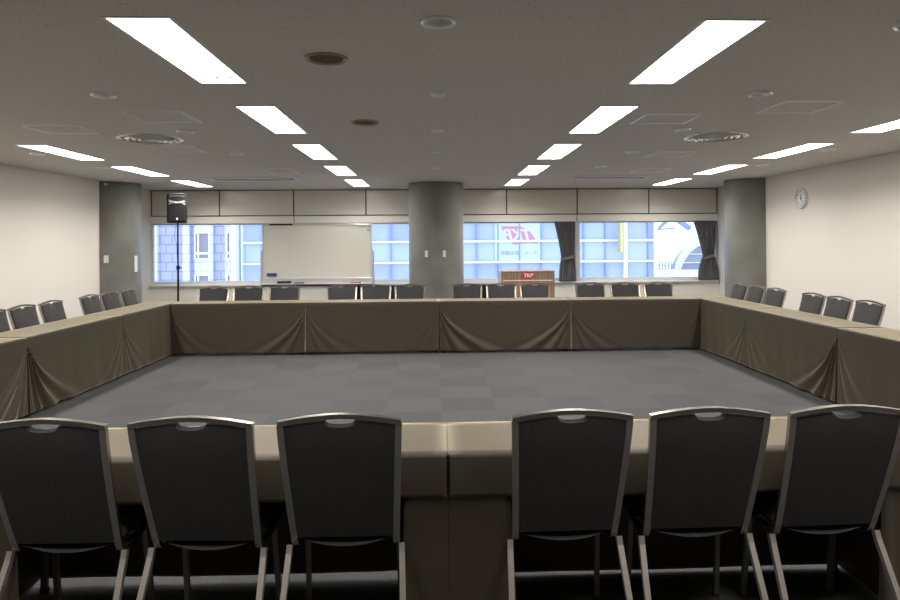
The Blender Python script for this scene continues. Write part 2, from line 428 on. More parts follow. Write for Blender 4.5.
for k, lab in enumerate(['small round white ceiling fitting on the centre line, nearest of four small ones', 'small round white ceiling fitting on the centre line, second of four small ones',
                         'small round white ceiling fitting on the centre line, third of four small ones', 'small round white ceiling fitting on the centre line, closest to the middle pillar']):
    place(proto, used, (smalls[k][0], smalls[k][1], H), 0, lab, 'small round ceiling fittings'); used = True
t = thing('ceiling_speaker', 'round brown ceiling speaker with tan rim, the larger and nearer one', 'ceiling speaker', (spks[0][0], spks[0][1], H), 0, 'round ceiling speakers')
MB().lathe([(.116, 0), (.116, -.008), (.108, -.014), (.094, -.008), (.092, 0)], n=40, cap=False).build('ring', M_brass, t, smooth=True)
MB().lathe([(.096, .004), (.096, -.003), (.05, -.006), (1e-4, -.007)], n=40, cap=False).build('speaker_grille', M_mesh, t, smooth=True)
o = copy_tree(t); o.location = (spks[1][0], spks[1][1], H); tag(o, 'round brown ceiling speaker with tan rim, the farther one past the first', None)
# round air diffusers
t = thing('air_diffuser', 'round ringed metal air diffuser on the left half of the ceiling', 'air diffuser', (diffs[0][0], diffs[0][1], H), 0, 'round air diffusers')
MB().lathe([(.30, 0), (.298, -.008), (.27, -.014), (.255, -.004), (.25, .02)], n=48, cap=False).build('rim', M_grille, t, smooth=True)
for r in (.215, .16, .105):
    MB().lathe([(r, .012), (r+.012, -.010), (r-.012, -.026), (r-.03, -.012), (r-.03, .01)], n=44, cap=False).build('ring', M_grille, t, smooth=True)
MB().lathe([(.055, .0), (.05, -.02), (1e-4, -.026)], n=32, cap=False).build('hub', M_grille, t, smooth=True)
MB().lathe([(.262, .034), (1e-4, .034)], n=40, cap=False).build('backing', M_mesh, t)
o = copy_tree(t); o.location = (diffs[1][0], diffs[1][1], H); tag(o, 'round ringed metal air diffuser on the right half of the ceiling')
# hatches (centre x, y, w, l)
hatches = [(-3.30, 6.01, .46, .44, 'square ceiling access hatch near the left outer light row'), (-2.195, 5.43, .46, .46, 'square ceiling access hatch in front of the left air diffuser'),
           (-2.77, 7.26, .45, .49, 'square ceiling access hatch just beyond the left air diffuser'), (2.73, 5.045, .455, .45, 'square ceiling access hatch nearest the viewer on the right'),
           (1.872, 5.53, .465, .43, 'square ceiling access hatch beside the second right light panel'), (2.705, 7.81, .47, .455, 'square ceiling access hatch just beyond the right air diffuser'),
           (3.06, 9.62, .44, .51, 'square ceiling access hatch beside the right slot vent'), (-.85, 11.95, .46, .45, 'square ceiling access hatch left of the middle pillar'),
           (.66, 10.2, .46, .45, 'square ceiling access hatch right of the middle pillar'), (-2.2, 9.55, .36, .62, 'square ceiling access hatch in front of the left slot vent')]
for x, y, w_, l_, lab in hatches:
    t = thing('ceiling_hatch', lab, 'ceiling hatch', (x, y, H), 0, 'square ceiling access hatches')
    fr = MB(); a, b_ = w_/2, l_/2; e = .011
    fr.box(-a, -a+e, -b_, b_, -.009, 0).box(a-e, a, -b_, b_, -.009, 0).box(-a+e, a-e, -b_, -b_+e, -.004, 0).box(-a+e, a-e, b_-e, b_, -.004, 0)
    fr.build('frame', M_edge, t)
    MB().box(-a+e, a-e, -b_+e, b_-e, -.0015, 0).build('panel', M_ceil, t)
# slot vents
for x0, x1, y0, y1, lab in ((-3.55, -2.21, 10.45, 10.88, 'long slot air vent on the left side of the ceiling by the windows'), (2.1, 3.32, 10.35, 10.75, 'long slot air vent on the right side of the ceiling by the windows')):
    t = thing('slot_vent', lab, 'air vent', ((x0+x1)/2, (y0+y1)/2, H), 0, 'long slot air vents')
    a, b_ = (x1-x0)/2, (y1-y0)/2
    fr = MB(); fr.box(-a, a, -b_, -b_+.06, -.022, 0, .003).box(-a, a, b_-.06, b_, -.022, 0, .003).box(-a, -a+.03, -b_+.06, b_-.06, -.022, 0).box(a-.03, a, -b_+.06, b_-.06, -.022, 0)
    fr.build('frame', M_white, t)
    MB().box(-a+.03, a-.03, -b_+.06, b_-.10, -.006, -.001).build('slot', M_mesh, t)
    MB().box(-a+.03, a-.03, b_-.10, b_-.06, -.008, 0).build('panel', M_ceil, t)

# ------------------------------------------------------------------ chair
def make_chair():
    t = thing('banquet_chair', 'x', 'chair')
    # local: +y is the way the sitter faces, origin under the top rail of the back
    zt, zb = .859, .393; hw_t, hw_b = .208, .189; rec = .15
    def bp(u, v, w):   # u across (m), v 0..1 up the back, w thickness towards the front
        y = rec*max(0., 1-v)**1.15
        z = zb+(zt-zb)*v
        return Vector((u, y+w*.97, z+w*.25))
    def hw(v): return hw_b+(hw_t-hw_b)*v**1.0
    # frame: sides and top rail
    fr = MB()
    T = .018
    for s in (-1, 1):
        pts = []
        for k in range(0, 13):
            v = 1-k/12*.97
            p = bp(s*hw(v), v, .012); pts.append(p)
        pts[0] = bp(s*hw(1), 1, .012)+Vector((0, -.001, .012))
        e = pts[-1]
        pts += [e+Vector((-s*.001, .012, -.022)), e+Vector((-s*.002, .038, -.036)), e+Vector((-s*.002, .08, -.036)), e+Vector((-s*.002, .34, -.012))]
        fr.sweep(pts, T, .024, (s*1., 0, 0.001))
    pts = []
    n = 16
    for k in range(n+1):
        q = -1+2*k/n
        pts.append(bp(q*(hw_t+.009), 1, .012)+Vector((0, 0, .012+.024*(1-abs(q)**1.7))))
    fr.sweep(pts, .028, .016, (0, 0, 1))
    fr.build('frame', M_metal, t, smooth=True, angle=30)
    # upholstered back panel, curved top with the grip notch
    g = .012
    ntw, ntd = .052, .019
    outline = []
    def topz(u): return 1-(.006)/(zt-zb)+(.024*(1-abs(u/(hw_t+.011))**1.7)-.0)/(zt-zb)
    K = 24
    for k in range(K+1):
        u = (-1+2*k/K)*(hw_t-g)
        z = topz(u)
        outline.append((u, z))
    # insert notch
    out2 = []
    for u, z in outline:
        if abs(u) < ntw: continue
        out2.append((u, z))
    L_ = [p for p in out2 if p[0] < 0]; R_ = [p for p in out2 if p[0] > 0]
    N_ = []
    for k in range(13):
        a = PI*k/12; u = -ntw*math.cos(a)
        N_.append((u, topz(u)-.002-(ntd/(zt-zb))*max(0., math.sin(a))**.8))
    top = L_+N_+R_
    bm = MB()
    rows = 8
    def pt(u, ztop, r, w):   # r 0..1 from bottom to top
        v = .04+(ztop-.04)*r
        sc_ = (hw(v)-g)/(hw_t-g)
        return bp(u*sc_, v, w)
    def pillow(k, r):
        a = abs(-1+2*k/(len(top)-1)); return (1-a**6)*(1-abs(2*r-1)**6)
    for side, w0, bulge in ((0, .004, -.003), (1, .030, .012)):
        V = [[bm.bm.verts.new(pt(top[k][0], top[k][1], r/rows, w0+bulge*pillow(k, r/rows))) for r in range(rows+1)] for k in range(len(top))]
        if side == 0: A = V
        else: B = V
        for k in range(len(top)-1):
            for r in range(rows): bm.bm.faces.new((V[k][r], V[k+1][r], V[k+1][r+1], V[k][r+1]))
    for k in range(len(top)-1):
        bm.bm.faces.new((A[k][0], A[k+1][0], B[k+1][0], B[k][0])); bm.bm.faces.new((A[k][rows], A[k+1][rows], B[k+1][rows], B[k][rows]))
    for r in range(rows):
        bm.bm.faces.new((A[0][r], A[0][r+1], B[0][r+1], B[0][r])); bm.bm.faces.new((A[-1][r], A[-1][r+1], B[-1][r+1], B[-1][r]))
    bm.build('backrest', M_fabric, t, smooth=True, angle=50)
    # seat cushion: rounded slab
    def seat_half(yq): return .185+.025*yq
    s = MB()
    nu, nv = 14, 14
    def top_f(a, b_):
        yq = b_; y = .160+.345*yq; hx = seat_half(yq); x = (2*a-1)*hx
        edge = min(1-abs(2*a-1), 1)*5; e2 = min(b_, 1-b_)*8
        k = min(1, edge)**.5*min(1, e2)**.5
        return (x, y, .415+.050*k+.004)
    s.grid(nu, nv, top_f)
    def bot_f(a, b_):
        yq = b_; y = .160+.345*yq; hx = seat_half(yq); x = (2*a-1)*hx
        k = (1-abs(2*a-1)**2.2)*(1-b_)**2
        return (x, y-.02*k, 0.415-.034*k)
    s.grid(nu, nv, bot_f)
    bmesh.ops.remove_doubles(s.bm, verts=s.bm.verts, dist=.0008)
    s.build('seat', M_fabric, t, smooth=True, angle=60)
    MB().box(-.17, .17, .19, .46, .392, .405).build('seat_pan', M_black, t)
    MB().sweep([(-.19, .31, .388), (.19, .31, .388)], .02, .016, (0, 0, 1)).build('cross_bar', M_tleg, t)
    for s_ in (-1, 1):
        l = MB().sweep([(s_*.209, .162, .380), (s_*.210, .150, .35), (s_*.217, .06, .19), (s_*.224, -.03, .008)], .021, .021, (s_*1., 0, 0)).build('leg', M_leg, t)
        MB().lathe([(.013, 0), (.013, .014)], (s_*.224, -.031, 0), 12).build('glide', M_rub, l)
        l = MB().sweep([(s_*.180, .37, .392), (s_*.183, .385, .36), (s_*.190, .43, .008)], .020, .020, (s_*1., 0, 0)).build('leg', M_tleg, t)
        MB().lathe([(.013, 0), (.013, .014)], (s_*.190, .431, 0), 12).build('glide', M_rub, l)
    return t
chair = make_chair(); used = False
ordw = ['first', 'second', 'third', 'fourth', 'fifth', 'sixth', 'seventh', 'eighth', 'ninth', 'tenth', 'eleventh', 'twelfth']
rng = random.Random(4)
# near chairs: x centre at back top, y, turn
near = [(-1.405, 2.375, -.02), (-.898, 2.372, -.05), (-.382, 2.380, 0.), (.448, 2.388, .02), (.948, 2.39, .0), (1.455, 2.388, .03)]
nl = ['near charcoal banquet chair seen from behind, cut by the left picture edge', 'near charcoal banquet chair seen from behind, second from the left', 'near charcoal banquet chair seen from behind, just left of the central table seam',
      'near charcoal banquet chair seen from behind, just right of the central table seam', 'near charcoal banquet chair seen from behind, second from the right', 'near charcoal banquet chair seen from behind, at the right picture edge']
for (x, y, r), lab in zip(near, nl):
    place(chair, used, (x, y, 0), r, lab, 'chairs along the near table row'); used = True
bx = [-3.203, -2.712, -2.202, -1.393, -.903, -.414, .408, .902, 1.393, 2.204, 2.711, 3.205]
for k, x in enumerate(bx):
    place(chair, True, (x, 9.735+rng.uniform(-.012, .012), 0), PI+rng.uniform(-.02, .02), 'charcoal chair at the far table row, %s from the left' % ordw[k] if k < 6 else 'charcoal chair at the far table row, %s from the right' % ordw[11-k], 'chairs along the far table row')
ly = [9.28, 8.77, 8.27, 7.46, 6.95, 6.46]; ry = [9.30, 8.81, 8.30, 7.47, 6.98, 6.48]
for k in range(6):
    w_ = 'closest to the left pillar' if k == 0 else ('at the picture edge, nearest the viewer' if k == 5 else '%s from the left pillar' % ordw[k])
    place(chair, True, (-4.235, ly[k], 0), -PI/2+rng.uniform(-.02, .03), 'charcoal chair against the left wall side, %s' % w_, 'chairs along the left table row')
for k in range(6):
    w_ = 'closest to the right pillar' if k == 0 else ('nearest the viewer' if k == 5 else '%s from the right pillar' % ordw[k])
    place(chair, True, (4.245, ry[k], 0), PI/2+rng.uniform(-.03, .02), 'charcoal chair against the right wall side, %s' % w_, 'chairs along the right table row')

# ------------------------------------------------------------------ tables and cloths
def make_table():
    t = thing('folding_table', 'x', 'table')
    MB().box(-.892, .892, -.218, .218, .668, .696, .003).build('tabletop', M_top, t)
    MB().box(-.80, .80, -.17, -.15, .635, .668).box(-.80, .80, .15, .17, .635, .668).build('rail', M_tleg, t)
    for sx in (-1, 1):
        for sy in (-1, 1):
            l = MB().lathe([(.016, .02), (.016, .668)], (sx*.845, sy*.185, 0), 14).build('leg', M_tleg, t, smooth=True)
            MB().lathe([(.019, 0), (.019, .025)], (sx*.845, sy*.185, 0), 14).build('foot_cap', M_rub, l)
    return t
table = make_table(); tused = False

def cloth_mesh(seed, AL, AR, hem=.028, pw=(.165, .165), crease=.5):
    """olive cloth: full skirt on +y side and both ends, short flap with end panels on -y"""
    rg = random.Random(seed); ph = [rg.uniform(0, 6.28) for _ in range(8)]
    kL, kR = rg.uniform(.9, 1.25), rg.uniform(.9, 1.25)
    Lx, Ly, Z = .8993, .2235, .7005
    m = MB()
    def swag(u, t, A, ph_, k):
        if A <= 0 or t < .02: return 0
        c = u/(t**1.9)
        if c > 1.6: return 0
        env = math.exp(-(max(0, c-.55)/.32)**2)*min(1, c/.16)**2
        return A*env*min(1, t/.35)**.8*(.35+.65*math.sin(2*PI*k*1.45*math.log((c+.10)/.12)+ph_))
    def disp(x, t):
        d = .006*t+.012*t**1.5
        d += swag(x+Lx, t, AL, ph[0], kL)+swag(Lx-x, t, AR, ph[1], kR)
        d += .0022*t*math.sin(9*x+ph[2])+.0012*t*math.sin(23*x+ph[3]+2*t)
        # packing creases near the top and middle
        cx = .12*math.sin(ph[4])
        for (cz, ww, s_) in ((.10, .09, 1.), (.14, .075, -.7), (.36, .13, .6)):
            d += crease*.007*s_*math.exp(-((t-cz)/.018)**2)*math.exp(-((x-cx)/ww)**4)
        return max(d, .001)
    # strip round the perimeter
    segs = []  # (x,y,nx,ny,kind)
    nI = 150
    P = []
    for k in range(9): P.append((-Lx+pw[0]*(1-k/8), -Ly, 0, -1, 'oL', 1-k/8))
    for k in range(1, 8): P.append((-Lx, -Ly+2*Ly*k/8, -1, 0, 'eL', 0))
    for k in range(nI+1): P.append((-Lx+2*Lx*(k/nI-.105*math.sin(2*PI*k/nI)), Ly, 0, 1, 'in', 0))
    for k in range(1, 8): P.append((Lx, Ly-2*Ly*k/8, 1, 0, 'eR', 0))
    for k in range(9): P.append((Lx-pw[1]*(k/8), -Ly, 0, -1, 'oR', k/8))
    nv = 52
    pull = (.004+.9*AL*.6, .004+.9*AR*.6)
    hw_ = (rg.uniform(0, 6.28), rg.uniform(.006, .012))
    def pos(i, j):
        x, y, nx, ny, kd, q = P[i]; t = j/nv
        hem_ = hem+(.5*hw_[1]*(1+math.sin(3*x+hw_[0])) if kd == 'in' else .0)
        if kd in ('oL', 'oR'): hem_ = .012
        z = Z-(Z-hem_)*t
        r = .006*(1-math.exp(-t*60))   # rounding at the table edge
        if kd == 'in':
            d = disp(x, t)
            sl = math.exp(-((x+Lx)/.10)**2)*pull[0]*t; sr = math.exp(-((Lx-x)/.10)**2)*pull[1]*t
            return (x+sl-sr, y+d+r-.006, z)
        if kd == 'eL': return (x+pull[0]*t*((y+Ly)/(2*Ly)), y, z)
        if kd == 'eR': return (x-pull[1]*t*((y+Ly)/(2*Ly)), y, z)
        s_ = 1 if kd == 'oL' else -1
        flare = q*(.02*t)*s_+s_*.004*math.sin(6*t+ph[5])*q
        d = .004+.014*t*math.sin(q*5+ph[6]+1.5*t)**2*q+.012*t*q
        return (x+flare, y-d-.002, z)
    V = [[m.bm.verts.new(pos(i, j)) for j in range(nv+1)] for i in range(len(P))]
    for i in range(len(P)-1):
        for j in range(nv): m.bm.faces.new((V[i][j], V[i+1][j], V[i+1][j+1], V[i][j+1]))
    # top
    m.grid(24, 8, lambda a, b_: (-Lx+2*Lx*a, -Ly-.012+(2*Ly+.012)*b_, Z+.0006*math.sin(11*a+ph[1])*math.sin(PI*b_)))
    # short flap on the chair side, with the hem fold line
    a0, a1 = -Lx+.036, Lx-.036
    def flap(a, b_):
        x = a0-.03+(a1-a0+.06)*a
        d = .010+.010*b_**.7+.004*b_*math.sin(7*x+ph[2])
        return (x, -Ly-.002-d, Z-.158*b_-.006*b_*math.cos(x*2))
    m.grid(80, 12, flap)
    bmesh.ops.remove_doubles(m.bm, verts=m.bm.verts, dist=.0012)
    return m
def hem_tape(pw): pass

def place_table(x, y, rz, lab_t, lab_c, seed, AL, AR, hem, gt, gc, pw=(.165, .165)):
    global tused
    place(table, tused, (x, y, 0), rz, lab_t, gt); tused = True
    c = cloth_mesh(seed, AL, AR, hem, pw).build('tablecloth', M_cloth, None, smooth=True, angle=28)
    c.location = (x, y, 0); c.rotation_euler = (0, 0, rz)
    tag(c, lab_c, 'tablecloth', gc)
    sm = c.modifiers.new('thick', 'SOLIDIFY'); sm.thickness = .0025; sm.offset = -1
    return c
# far row: +y local side must face the camera (-Y) -> rz = pi ; local x flips
far_w = ['leftmost', 'second from the left', 'third from the left', 'rightmost']
fx = [-2.7, -.9, .9, 2.7]
# (AL, AR) in local axes: local left = world right
far_A = [(.016, .004), (.003, .006), (.022, .026), (.002, .009)]
for k in range(4):
    place_table(fx[k], 9.1354+.225, PI, 'folding table of the far row under olive cloth, %s' % far_w[k], 'olive brown cloth hanging over the far table row, %s' % far_w[k], 11+k, *far_A[k], .03, 'tables of the far row', 'cloths on the far row')
# left row: inner side faces +X : local +y -> +X : rz=-pi/2 ; local +x -> -Y (towards viewer)
sy0 = 9.1354+.45
sw = ['farthest from the viewer', 'second from the far end', 'third from the far end', 'nearest the viewer']
lA = [(.002, .016), (.004, .006), (.026, .004), (.008, .01)]
lA = [(.002, .018), (.003, .028), (.012, .006), (.008, .01)]
lA = [(.002, .004), (.016, .004), (.004, .004), (.008, .01)]
lA = [(.003, .006), (.003, .030), (.016, .006), (.008, .01)]
rA = [(.006, .003), (.028, .004), (.006, .008), (.008, .01)]
for k in range(4):
    yc = sy0-.9-1.8*k
    place_table(-3.6-.225, yc, -PI/2, 'folding table of the left row under olive cloth, %s' % sw[k], 'olive cloth over the left table row, %s' % sw[k], 31+k, *lA[k], .03, 'tables of the left row', 'cloths on the left row')
    place_table(3.6+.225, yc, PI/2, 'folding table of the right row under olive cloth, %s' % sw[k], 'olive cloth over the right table row, %s' % sw[k], 51+k, *rA[k], .03, 'tables of the right row', 'cloths on the right row')
nx = [-2.7, -.9, .9, 2.7]
nw = ['cut by the left edge', 'just left of the central seam', 'just right of the central seam', 'cut by the right edge']
npw = [(.165, .21), (.19, .165), (.235, .11), (.20, .165)]
for k in range(4):
    place_table(nx[k]+.003, 2.571+.225, 0, 'folding table of the near row under olive cloth, %s' % nw[k], 'olive cloth on the near table row, %s' % nw[k], 71+k, .001, .001, .03 if k < 2 else .012, 'tables of the near row', 'cloths on the near row', npw[k])

# ------------------------------------------------------------------ whiteboard
t = thing('whiteboard', 'large mobile whiteboard on a stand in front of the window', 'whiteboard', (-1.997, 11.2, 0), 0)
W2 = .897
MB().box(-W2+.015, W2-.015, -.012, .012, .93, 1.803).build('board', M_wb, t)
fr = MB(); z0, z1 = .915, 1.817
fr.box(-W2, -W2+.018, -.02, .02, z0, z1, .004).box(W2-.018, W2, -.02, .02, z0, z1, .004).box(-W2+.018, W2-.018, -.02, .02, z1-.018, z1, .004).box(-W2+.018, W2-.018, -.02, .02, z0, z0+.02, .004)
fr.build('frame', M_wbf, t)
MB().box(-W2-.01, W2+.02, -.035, -.012, .822, .925, .004).box(-W2+.0, W2, -.12, -.035, .828, .842, .003).build('marker_tray', M_wbf, t)
MB().box(-W2-.02, W2+.03, -.06, .03, .795, .822, .004).build('rail', M_tleg, t)
for s in (-1, 1):
    st = MB(); x = s*(W2+.022)
    st.box(x-.016, x+.016, -.0, .03, .12, 1.38, .004).box(x-.02, x+.02, -.27, .27, .075, .12, .006)
    p = st.build('stand', M_wbf, t)
    for yy in (-.24, .24):
        MB().lathe([(.001, -.012), (.032, -.012), (.037, 0), (.032, .012), (.001, .012)], n=20).build('caster', M_black, p)
        c = kids(p)[-1]; c.rotation_euler = (0, PI/2, 0); c.location = (x, yy, .037)
MB().box(-W2+.12, -W2+.50, -.024, -.018, 1.80, 1.825, .002).build('clip_bar', M_black, t)
MB().box(W2-.24, W2-.03, -.024, -.018, 1.793, 1.806, .002).build('clip_bar', M_wbf, t)
MB().box(W2-.075, W2-.03, -.0145, -.012, 1.70, 1.735).build('sticker', M_bluest, t)
e = thing('board_eraser', 'blue magnetic eraser stuck to the lower left of the whiteboard', 'eraser', (-1.997-W2+.155, 11.2-.013, .965))
MB().box(-.08, .08, -.03, -.012, 0, .05, .006).build('handle', M_blue, e); MB().box(-.078, .078, -.012, 0, .003, .047, .002).build('felt', mat('felt', (.25, .25, .27), .9), e)
tray_z = .842
def marker(name, x, m, lab, L=.12):
    t2 = thing(name, lab, 'marker', (x, 11.2-.08, tray_z+.0095), 0, 'markers on the whiteboard tray')
    MB().sweep([(-L/2, 0, 0), (L/2, 0, 0)], .017, .017, (0, 0, 1), n=10).build('barrel', m, t2, smooth=True)
    MB().sweep([(L/2, 0, 0), (L/2+.03, 0, 0)], .019, .019, (0, 0, 1), n=10).build('cap', M_black, t2, smooth=True)
marker('marker', -1.997-.33, M_black, 'black marker lying on the tray between the black eraser and the blue marker', .06)
e2 = thing('board_eraser', 'long black eraser lying on the left of the whiteboard tray', 'eraser', (-1.997-.53, 11.2-.08, tray_z))
MB().box(-.11, .11, -.03, .03, .012, .04, .005).build('handle', M_black, e2); MB().box(-.108, .108, -.028, .028, 0, .012).build('felt', MATS['felt'], e2)
marker('marker', -1.997-.27, M_blue, 'blue marker on the left half of the tray', .06); marker('marker', -1.997+.62, M_red, 'red marker lying at the right end of the tray', .14)

# ------------------------------------------------------------------ speaker
sxx, syy = -4.545, 11.9
t = thing('speaker_stand', 'black tripod pole stand carrying the loudspeaker by the left window', 'speaker stand', (sxx+.01, syy, 0))
MB().sweep([(0, 0, .25), (0, 0, 1.1)], .036, .036, (0, 1, 0), n=14).sweep([(0, 0, 1.1), (0, 0, 1.868)], .028, .028, (0, 1, 0), n=14).build('pole', M_black, t, smooth=True)
MB().lathe([(.026, 0), (.03, .01), (.03, .06), (.024, .07)], (0, 0, 1.06), 18).build('collar', M_black, t, smooth=True)
MB().sweep([(.02, 0, 1.09), (.065, 0, 1.09)], .02, .02, (0, 0, 1), n=10).build('knob', M_black, t, smooth=True)
for k in range(3):
    a = PI/2+k*2*PI/3
    MB().sweep([(.02*math.cos(a), .02*math.sin(a),   .45), (.42*math.cos(a), .42*math.sin(a), .012)], .022, .012, (0, 0, 1)).build('leg', M_black, t)
    MB().sweep([(.015*math.cos(a), .015*math.sin(a), .22), (.22*math.cos(a), .22*math.sin(a), .22)], .018, .008, (0, 0, 1)).build('brace', M_black, t)
t = thing('loudspeaker', 'black loudspeaker with horn on top of the tripod pole', 'loudspeaker', (sxx, syy, 1.87), math.radians(20))
def spk_poly(h0, h1): return None
cab = MB()
poly = [(-.155, -.16), (-.165, -.10), (-.12, .16), (.12, .16), (.165, -.10), (.155, -.16)]
cab.prism(poly, 0, .50, lambda u, v, w_: (u, v, w_))
cab = cab.build('cabinet', M_black, t)
bv = cab.modifiers.new('b', 'BEVEL'); bv.width = .015; bv.segments = 3
# horn: flared scoop made of stacked lips
hm = MB()
def horn(a, b_):
    x = (a-.5)*.27; q = 2*a-1
    d = .0+.028*math.cos(PI*(b_-.5))*(1-.4*abs(q)**2)
    z = .485-.13*b_-(.018*(1-q*q))*(b_)
    return (x*(1-.15*math.sin(PI*b_)), -.163-.010+d*.9-.02*(abs(b_-.5)*2)**3, z)
hm.grid(20, 12, horn); hm.build('horn', M_horn, t, smooth=True)
lip = MB(); lip.sweep([((-1+2*k/14)*.135, -.178, .345-.028*((-1+2*k/14)**2)) for k in range(15)], .012, .012, (0, 0, 1), n=8); lip.build('horn_lip', mat('horn_lip', (.6, .6, .58), .3), t, smooth=True)
gr = MB(); gr.grid(20, 14, lambda a, b_: ((a-.5)*.28, -.172-.012*math.sin(PI*a), .03+(.285-.02*(2*a-1)**2)*b_)); gr.build('speaker_grille', mat_fabric_lines('grille_mesh', (.014, .014, .014), 200, .5, rough=.9, sheen=0.), t, smooth=True)
MB().box(-.013, .013, -.192, -.184, .045, .085, .004).build('badge', M_sill, t)
MB().box(-.10, .10, -.19, .02, .502, .508).build('top_cap', M_white, t)
c_ = MB().sweep([(sxx-.06, syy+.14, 1.92), (sxx-.075, syy+.10, 1.75), (sxx-.07, syy+.06, 1.62), (sxx-.03, syy+.05, 1.5), (sxx-.012, syy+.035, 1.1), (sxx-.02, syy+.03, .5), (sxx-.05, syy+.05, .006), (sxx-.3, syy+.3, .006)], .007, .007, (0, 1, 0), n=8).build('speaker_cable', M_black)
c_.data.polygons.foreach_set('use_smooth', [True]*len(c_.data.polygons)); tag(c_, 'thin black cable hanging from the loudspeaker down its pole', 'cable')

# ------------------------------------------------------------------ lectern
lx0, lx1, ly_ = 1.046, 1.945, 11.2
t = thing('lectern', 'brown wooden lectern with red oval emblem behind the far chairs', 'lectern', ((lx0+lx1)/2, ly_, 0))
hw = (lx1-lx0)/2
MB().box(-hw+.0, hw-.0, 0, .02, .04, 1.0).build('front_panel', M_wood, t)
MB().box(-hw, -hw+.02, .02, .48, .04, .99).build('side_panel', M_wood, t); MB().box(hw-.02, hw, .02, .48, .04, .99).build('side_panel', M_wood, t)
MB().box(-hw-.012, hw+.006, -.012, .5, .995, 1.012, .004).build('top', M_wood, t)
MB().box(-hw+.03, hw-.03, -.006, 0, .845, .862).build('inlay_strip', M_strip, t)
MB().box(-hw-.022, -hw-.002, -.02, .30, .04, 1.0).build('edge_trim', M_alu, t)
MB().box(-hw+.02, hw-.02, .02, .48, .66, .68).build('shelf', M_wood, t)
MB().box(-hw, hw, 0, .48, 0, .04).build('base', M_black, t)
# emblem: slanted red oval with white letters
em = MB()
cx, cz = .0, .935
poly = []
for k in range(40):
    a = 2*PI*k/40
    u = .108*math.copysign(abs(math.cos(a))**.75, math.cos(a)); v = .054*math.copysign(abs(math.sin(a))**.75, math.sin(a))
    poly.append((u+v*.35, v))
em.prism(poly, 0, .004, lambda u, v, w_: (cx+u, -.001-w_, cz+v))
em = em.build('emblem', M_red, t)
rx = Matrix.Translation((cx, -.0055, cz)) @ Matrix.Rotation(PI/2, 4, 'X')
text_mesh('emblem_lettering', 'TKP', .088, M_wtxt, em, rx, .001, shear=.3, bold=.0022)

# stand-in cabinets for an unidentified dark area behind the far chairs
for x0, x1, lab in ((-1.62, -.62, 'low black stand-in cabinet hidden behind far chairs left of the middle pillar'), (.56, .98, 'low black stand-in cabinet hidden behind far chairs right of the middle pillar')):
    t = thing('stand_in_cabinet', lab, 'cabinet', ((x0+x1)/2, 11.68, 0)); a = (x1-x0)/2
    MB().box(-a, a, -.15, .15, .03, .77, .006).build('body', M_black, t)
    for s in (-1, 1):
        d = MB().box(min(s*.005, s*(a-.01)), max(s*.005, s*(a-.01)), -.168, -.152, .05, .75, .004).build('door', M_black, t)
        MB().box(s*.03-.006, s*.03+.006, -.18, -.168, .4, .5, .002).build('handle', M_tleg, d)

# ------------------------------------------------------------------ curtains
def curtain(x_top, x_waist, x_bot, lab, seed, tie_side):
    rg = random.Random(seed); zt_, zw, zb_ = 1.885, 1.19, .745
    x0 = (x_top[0]+x_top[1])/2
    t = thing('curtain', lab, 'curtain', (x0, YB-.075, 0), 0, 'dark tied-back curtains')
    NP = 9
    def edge(z):
        if z >= zw:
            q = (z-zw)/(zt_-zw); s = q**1.25
            return [x_waist[i]+(x_top[i]-x_waist[i])*s for i in (0, 1)]
        q = (zw-z)/(zw-zb_); s = min(1, q*1.6)**.7
        return [x_waist[i]+(x_bot[i]-x_waist[i])*s for i in (0, 1)]
    phs = [rg.uniform(-.4, .4) for _ in range(3)]
    def fn(a, b_):
        z = zb_+(zt_-zb_)*b_; l, r = edge(z)
        aa = a+.012*math.sin(a*17+phs[0])
        x = l+(r-l)*a
        y = .022*math.sin(2*PI*NP*aa+phs[1])+.008*math.sin(2*PI*NP*2*aa+phs[2]+3*b_)
        return (x-x0, y, z)
    g_ = MB().grid(130, 40, fn).build('cloth', M_curt, t, smooth=True, angle=80)
    s_ = g_.modifiers.new('s', 'SOLIDIFY'); s_.thickness = .003
    l, r = x_waist
    MB().sweep([(l-.008-x0, 0, zw-.03), (l+.05-x0, -.036, zw-.025), ((l+r)/2-x0, -.04, zw-.005), (r-.04-x0, -.036, zw+.015), (r+.008-x0, .0, zw+.025)], .012, .055, (0, 0, 1)).build('tieback', M_tie, t, smooth=True)
    return t
curtain((2.221, 2.63), (2.355, 2.60), (2.315, 2.635), 'dark grey curtain tied back beside the lectern', 2, 1)
curtain((4.914, 5.385), (5.10, 5.315), (5.01, 5.40), 'dark grey curtain tied back beside the right pillar', 5, -1)

# ------------------------------------------------------------------ clock
t = thing('wall_clock', 'round white clock hanging high on the right wall', 'clock', (XR, 9.66, 2.11), 0)
R_ = .152
def facex(w_): return Matrix.Rotation(-PI/2, 4, 'Y')
o = MB().lathe([(R_, 0), (R_, .03), (R_-.01, .042), (R_-.022, .036), (R_-.022, .02)], n=48, cap=False).build('case', M_white, t, smooth=True); o.data.transform(facex(0))
o = MB().lathe([(R_-.02, .022), (1e-4, .022)], n=48, cap=False).build('dial', M_wtxt, t); o.data.transform(facex(0))
for k in range(12):
    a = 2*PI*k/12; n_ = 12 if k == 0 else k
    # facing -X: viewer's right is -Y... rotate text to face -X
    Mx = Matrix.Translation((-.0225, -math.sin(a)*.105, math.cos(a)*.105)) @ Matrix(((0, 0, -1, 0), (-1, 0, 0, 0), (0, 1, 0, 0), (0, 0, 0, 1)))
    text_mesh('numeral', str(n_), .034, M_black, t, Mx, .0005, bold=.0006)
def hand(ang, ln, wd, nm):
    y, z = -math.sin(ang), math.cos(ang)
    MB().sweep([(-.027, -y*.02, -z*.02), (-.027, y*ln, z*ln)], .002, wd, (0, z, -y)).build(nm, M_black, t)
